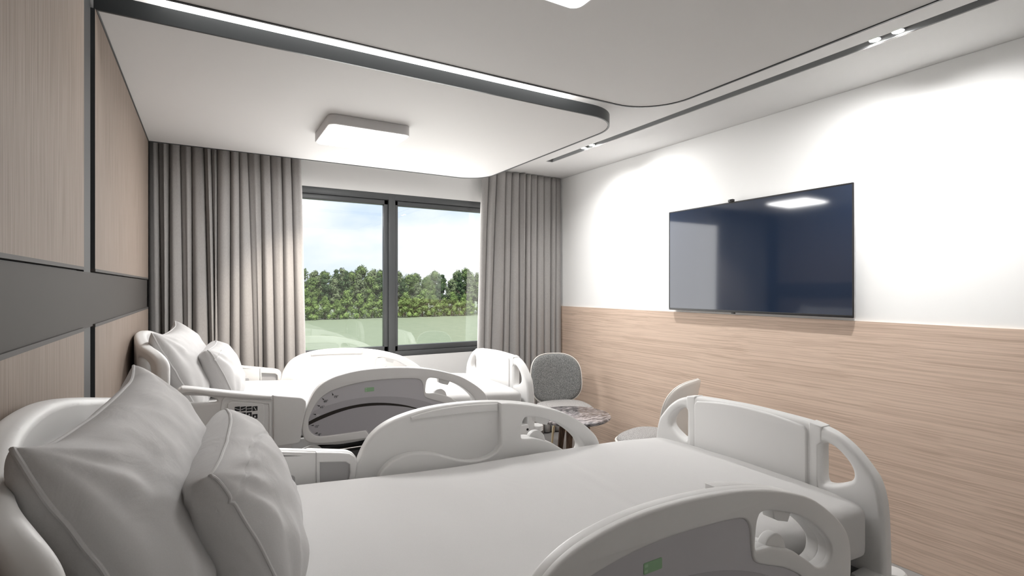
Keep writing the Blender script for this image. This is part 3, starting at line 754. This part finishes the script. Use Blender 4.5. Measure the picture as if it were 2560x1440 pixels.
# ------------------------------------------------------------------ chairs
def disc_outline(t, w, h, e=2.9):
    c, s = math.cos(t), math.sin(t)
    return (w*math.copysign(abs(c)**(2/e), c), h*math.copysign(abs(s)**(2/e), s))
def make_chair(loc, rz, label):
    e = empty('lounge_chair', (loc[0], loc[1], 0), rz); tag(e, label, 'chair', 'grey tweed shell chairs round the marble table')
    # backrest local: a across, bz up; curved about the vertical
    def back(a, z, d):
        zz = z; y = .205 + .20*(zz-.45)*.9 - 1.15*a*a + d*1.0 + .10*(max(0, .50-z))*-1.5
        return Vector((a, y, zz))
    def pad(rings, w, h, zc, d, bulge, fn):
        mb = MB(); nt_ = 56; R_ = []
        for (k, q) in rings:
            R_.append([mb.bm.verts.new(fn(*[c*k for c in (disc_outline(2*PI*i/nt_, w, h)[0],)], zc+disc_outline(2*PI*i/nt_, w, h)[1]*k, d-bulge*q)) for i in range(nt_)])
        for A, B in zip(R_, R_[1:]):
            for i in range(nt_): mb.bm.faces.new([A[i], A[(i+1) % nt_], B[(i+1) % nt_], B[i]])
        mb.bm.faces.new(R_[0]); mb.bm.faces.new(R_[-1][::-1]); return mb
    ring_pad = [(0.05, 1), (.35, 1), (.6, .97), (.8, .88), (.9, .72), (.96, .5), (.985, .25), (.985, 0), (.9, -.05), (.5, -.05), (.05, -.05)]
    ring_shell = [(.05, .5), (.5, .5), (.9, .5), (.98, .45), (1, .2), (1, -.2), (.98, -.45), (.9, -.5), (.5, -.5), (.05, -.5)]
    w, h, zc = .246, .220, .675
    sh = pad(ring_shell, w, h, zc, .012, .018, back).build('backrest', M['shell'], e, angle=60)
    pad(ring_pad, w*.985, h*.985, zc, .003, .034, back).build('back_cushion', M['fabric'], sh, angle=60)
    MB().tube([back(disc_outline(2*PI*i/72, w, h)[0], zc+disc_outline(2*PI*i/72, w, h)[1], .004) for i in range(72)], .0042, 8, cyclic=True).build('piping', M['piping'], sh)
    def seat(a, q, d): return Vector((a, -(q-0), .452 - d - .06*max(0, q-.12)**1 + .25*max(0, -q-.10)**1.5))
    def seat2(a, q, d):
        return Vector((a, -q, .44+.012-d))
    s2 = pad(ring_shell, .245, .225, 0.0, .012, .018, seat2).build('seat', M['shell'], e, angle=60)
    pad(ring_pad, .24, .22, 0.0, .002, .040, seat2).build('seat_cushion', M['fabric2'], s2, angle=60)
    MB().tube([seat2(disc_outline(2*PI*i/72, .245, .225)[0], disc_outline(2*PI*i/72, .245, .225)[1], .004) for i in range(72)], .005, 8, cyclic=True).build('piping', M['piping'], s2)
    MB().tube([(0, .12, .43), (0, .20, .44), (0, .225, .50), (0, .232, .60)], .013, 10).build('back_bracket', M['brass'], e)
    for sx in (-1, 1):
        for sy in (-1, 1):
            MB().tube([(sx*.10, sy*.09, .432), (sx*.16, sy*.15, .32), (sx*.21, sy*.205, .0)], [.011, .010, .007], 10).build('leg', M['brass'], e)
    return e
make_chair((2.70, 3.70), R(-14), 'grey tweed chair with white piping in the corner by the right curtain')
make_chair((2.67, 2.62), R(180+17), 'grey tweed chair with pale shell back, partly hidden behind the footboard of the nearer bed')

# marble table
tb = empty('side_table', (2.47, 3.27, 0)); tag(tb, 'small round dark marble side table on wooden legs between the two chairs', 'table')
MB().lathe([(0, .478), (.262, .478), (.285, .488), (.295, .500), (.292, .508), (.286, .512), (0, .512)], n=64).build('table_top', M['marble'], tb, angle=35)
for k in range(3):
    a = R(100+120*k); c, s = math.cos(a), math.sin(a)
    MB().tube([(.10*c, .10*s, .479), (.17*c, .17*s, .0)], [.028, .016], 14).build('leg', M['darkwood'], tb)

# ------------------------------------------------------------------ outside
GZ = -4.5
struct(MB().box((-160, YB+.3, GZ-.2), (220, 260, GZ)).build('ground', M['lawn'], smooth=False))
def tree_kind(name, seed, H, W, leaf, shape, label, leafsize=.36, n=5200):
    rn = random.Random(seed)
    e = empty(name, (0, 0, GZ)); tag(e, label, 'tree', 'trees across the lawn')
    tr_ = MB(); tr_.tube([(0, 0, 0), (.1, .05, H*.3), (0, .1, H*.7)], [.16, .12, .05], 8)
    for k in range(5):
        a = rn.uniform(0, 2*PI); z = H*rn.uniform(.3, .6)
        tr_.tube([(.05, .05, z), (W*.3*math.cos(a), W*.3*math.sin(a), z+H*.15)], [.07, .03], 6)
    tr_.build('trunk', M['bark'], e)
    cl = MB(); blobs = []
    for k in range(22):
        t = rn.random(); z = H*(shape[0]+(1-shape[0])*t)
        rad = W/2*(math.sin(PI*min(1, .12+.88*t))**shape[1])*(1-.35*t)
        a = rn.uniform(0, 2*PI); rr = rad*rn.uniform(.2, .8)
        blobs.append((Vector((rr*math.cos(a), rr*math.sin(a), z*.93)), rn.uniform(.5, .95)*W/4.2*(1.1-.4*t)))
    for (c, r) in blobs:
        t = bmesh.new(); bmesh.ops.create_icosphere(t, subdivisions=2, radius=r*.55)
        for v in t.verts: v.co *= 1+.25*noise.noise(v.co*2+c)
        cl.add(t, 0, lambda co, c=c: co+c)
        for k in range(n//22):
            d = Vector((rn.gauss(0, 1), rn.gauss(0, 1), rn.gauss(0, 1))).normalized()
            p = c+d*r*(rn.uniform(.35, 1.25) if rn.random() < .6 else rn.uniform(.8, 1.1))
            nrm = (d+Vector((rn.uniform(-.7, .7), rn.uniform(-.7, .7), rn.uniform(-.3, .9)))).normalized()
            x = nrm.cross(Vector((0, 0, 1)));
            if x.length < .01: x = Vector((1, 0, 0))
            x.normalize(); y = nrm.cross(x); s = leafsize*rn.uniform(.4, 1.0)
            vs = [cl.bm.verts.new(p+x*s*.5*i+y*s*.5*j) for i, j in ((-1, -.3), (0, -1), (1, .2), (.1, 1))]
            cl.bm.faces.new(vs)
    cl.build('crown', leaf, e, smooth=False, recalc=False)
    return e
kinds = [
 tree_kind('broadleaf_tree', 1, 10.6, 6.2, M['leaf_a'], (.28, .6), 'tall round-topped green tree at the back of the woodland across the lawn'),
 tree_kind('birch_tree', 2, 10.2, 4.6, M['leaf_b'], (.20, .8), 'pale grey-green drooping tree in the middle of the woodland across the lawn'),
 tree_kind('conifer_tree', 3, 11.2, 4.0, M['leaf_c'], (.12, .7), 'dark pointed tree rising out of the woodland across the lawn'),
 tree_kind('young_tree', 4, 5.6, 4.6, M['leaf_d'], (.10, .6), 'low bright green bushy tree along the front edge of the woodland', .30, 3400),
]
rn = random.Random(21); used = set()
def place(k, x, y, s, rz):
    o = kinds[k] if k not in used else copy_tree(kinds[k]); used.add(k)
    o.location = (x, y, GZ); o.rotation_euler = (0, 0, rz); o.scale = (s, s, s*rn.uniform(.93, 1.07)); return o
def zfac(x):  # skyline: dips towards the right
    return 1.0
x = -22.0; i = 0
while x < 66:
    place([0, 1, 0, 2, 1, 0][i % 6], x, 112+rn.uniform(-2, 3), rn.uniform(.90, 1.06), rn.uniform(0, 6)); x += rn.uniform(1.7, 2.6); i += 1
x = -20.0; i = 0
while x < 64:
    place([1, 0, 2, 1, 2][i % 5], x, 107+rn.uniform(-1, 1), rn.uniform(.72, .92), rn.uniform(0, 6)); x += rn.uniform(1.9, 3.0); i += 1
x = -20.0
while x < 64:
    place(3, x, 103.5+rn.uniform(-.8, .8), rn.uniform(.65, 1.1), rn.uniform(0, 6)); x += rn.uniform(1.8, 2.8)

# ------------------------------------------------------------------ world: pale sky with soft clouds
w = bpy.data.worlds.new('sky'); sc.world = w; w.use_nodes = True; nt = w.node_tree; N, L = nt.nodes, nt.links; N.clear()
o = N.new('ShaderNodeOutputWorld'); bg = N.new('ShaderNodeBackground'); bg.inputs['Strength'].default_value = 0.55
tc = N.new('ShaderNodeTexCoord'); mp = N.new('ShaderNodeMapping'); mp.inputs['Scale'].default_value = (1, 1, 2.6)
n1 = N.new('ShaderNodeTexNoise'); n1.inputs['Scale'].default_value = 3.2; n1.inputs['Detail'].default_value = 6; n1.inputs['Roughness'].default_value = .55
rp = N.new('ShaderNodeValToRGB'); rp.color_ramp.elements[0].position = .36; rp.color_ramp.elements[0].color = (.62, .74, .90, 1)
rp.color_ramp.elements[1].position = .60; rp.color_ramp.elements[1].color = (.97, .98, 1.0, 1)
L.new(tc.outputs['Generated'], mp.inputs['Vector']); L.new(mp.outputs['Vector'], n1.inputs['Vector'])
L.new(n1.outputs['Fac'], rp.inputs['Fac']); L.new(rp.outputs['Color'], bg.inputs['Color']); L.new(bg.outputs[0], o.inputs[0])

# ------------------------------------------------------------------ lamps
def lamp(name, typ, loc, energy, target=None, col=(1, 1, 1), **k):
    l = bpy.data.lights.new(name, typ); l.energy = energy; l.color = col
    for a, v in k.items(): setattr(l, a, v)
    o = bpy.data.objects.new(name, l); COL.objects.link(o); o.location = loc
    if target is not None:
        o.rotation_euler = (Vector(target)-Vector(loc)).to_track_quat('-Z', 'Y').to_euler()
    return o
lamp('sun', 'SUN', (0, -20, 30), 3.0, (3, 0, 0), (1, .97, .92), angle=R(1))
# daylight entering through the window
lamp('window_daylight', 'AREA', ((WX0+WX1)/2, YB-.015, 1.62), 19, ((WX0+WX1)/2, 2.6, 1.62), (1, .985, .965), shape='RECTANGLE', size=2.1, size_y=1.4)
lamp('fixture_area', 'AREA', (.842, 3.312, ZP-.07), 10.5, (.842, 3.32, 0), (1, .992, .985), shape='SQUARE', size=.44)
# track spots on the television wall
for y, ty_, tz_ in ((3.43, 3.50, 1.25), (3.325, 2.70, 1.35), (1.245, 1.75, 1.35), (1.150, .95, 1.25)):
    lamp('track_spot', 'SPOT', (2.703, y, ZC-.004), 21, (XR, ty_, tz_), (1, .992, .982), spot_size=R(128), spot_blend=1.0, shadow_soft_size=.02)
# warm spot added by the far ceiling fixture to wash the left curtain
lamp('added_curtain_spot', 'SPOT', (.95, 3.40, ZP-.08), 62, (.70, YC, 1.15), (1, .88, .76), spot_size=R(62), spot_blend=.9, shadow_soft_size=.05)

# ------------------------------------------------------------------ camera
cd = bpy.data.cameras.new('camera'); cam = bpy.data.objects.new('camera', cd); COL.objects.link(cam)
cam.location = CAM; cam.rotation_euler = (R(90), 0, -math.atan2(.506, .8625))
cd.sensor_width = 36; cd.lens = 1302/2560*36; cd.clip_start = .02; cd.clip_end = 600
sc.camera = cam
sc.view_settings.view_transform = 'Standard'; sc.view_settings.look = 'None'
sc.view_settings.exposure = 1.32; sc.view_settings.gamma = 1.0
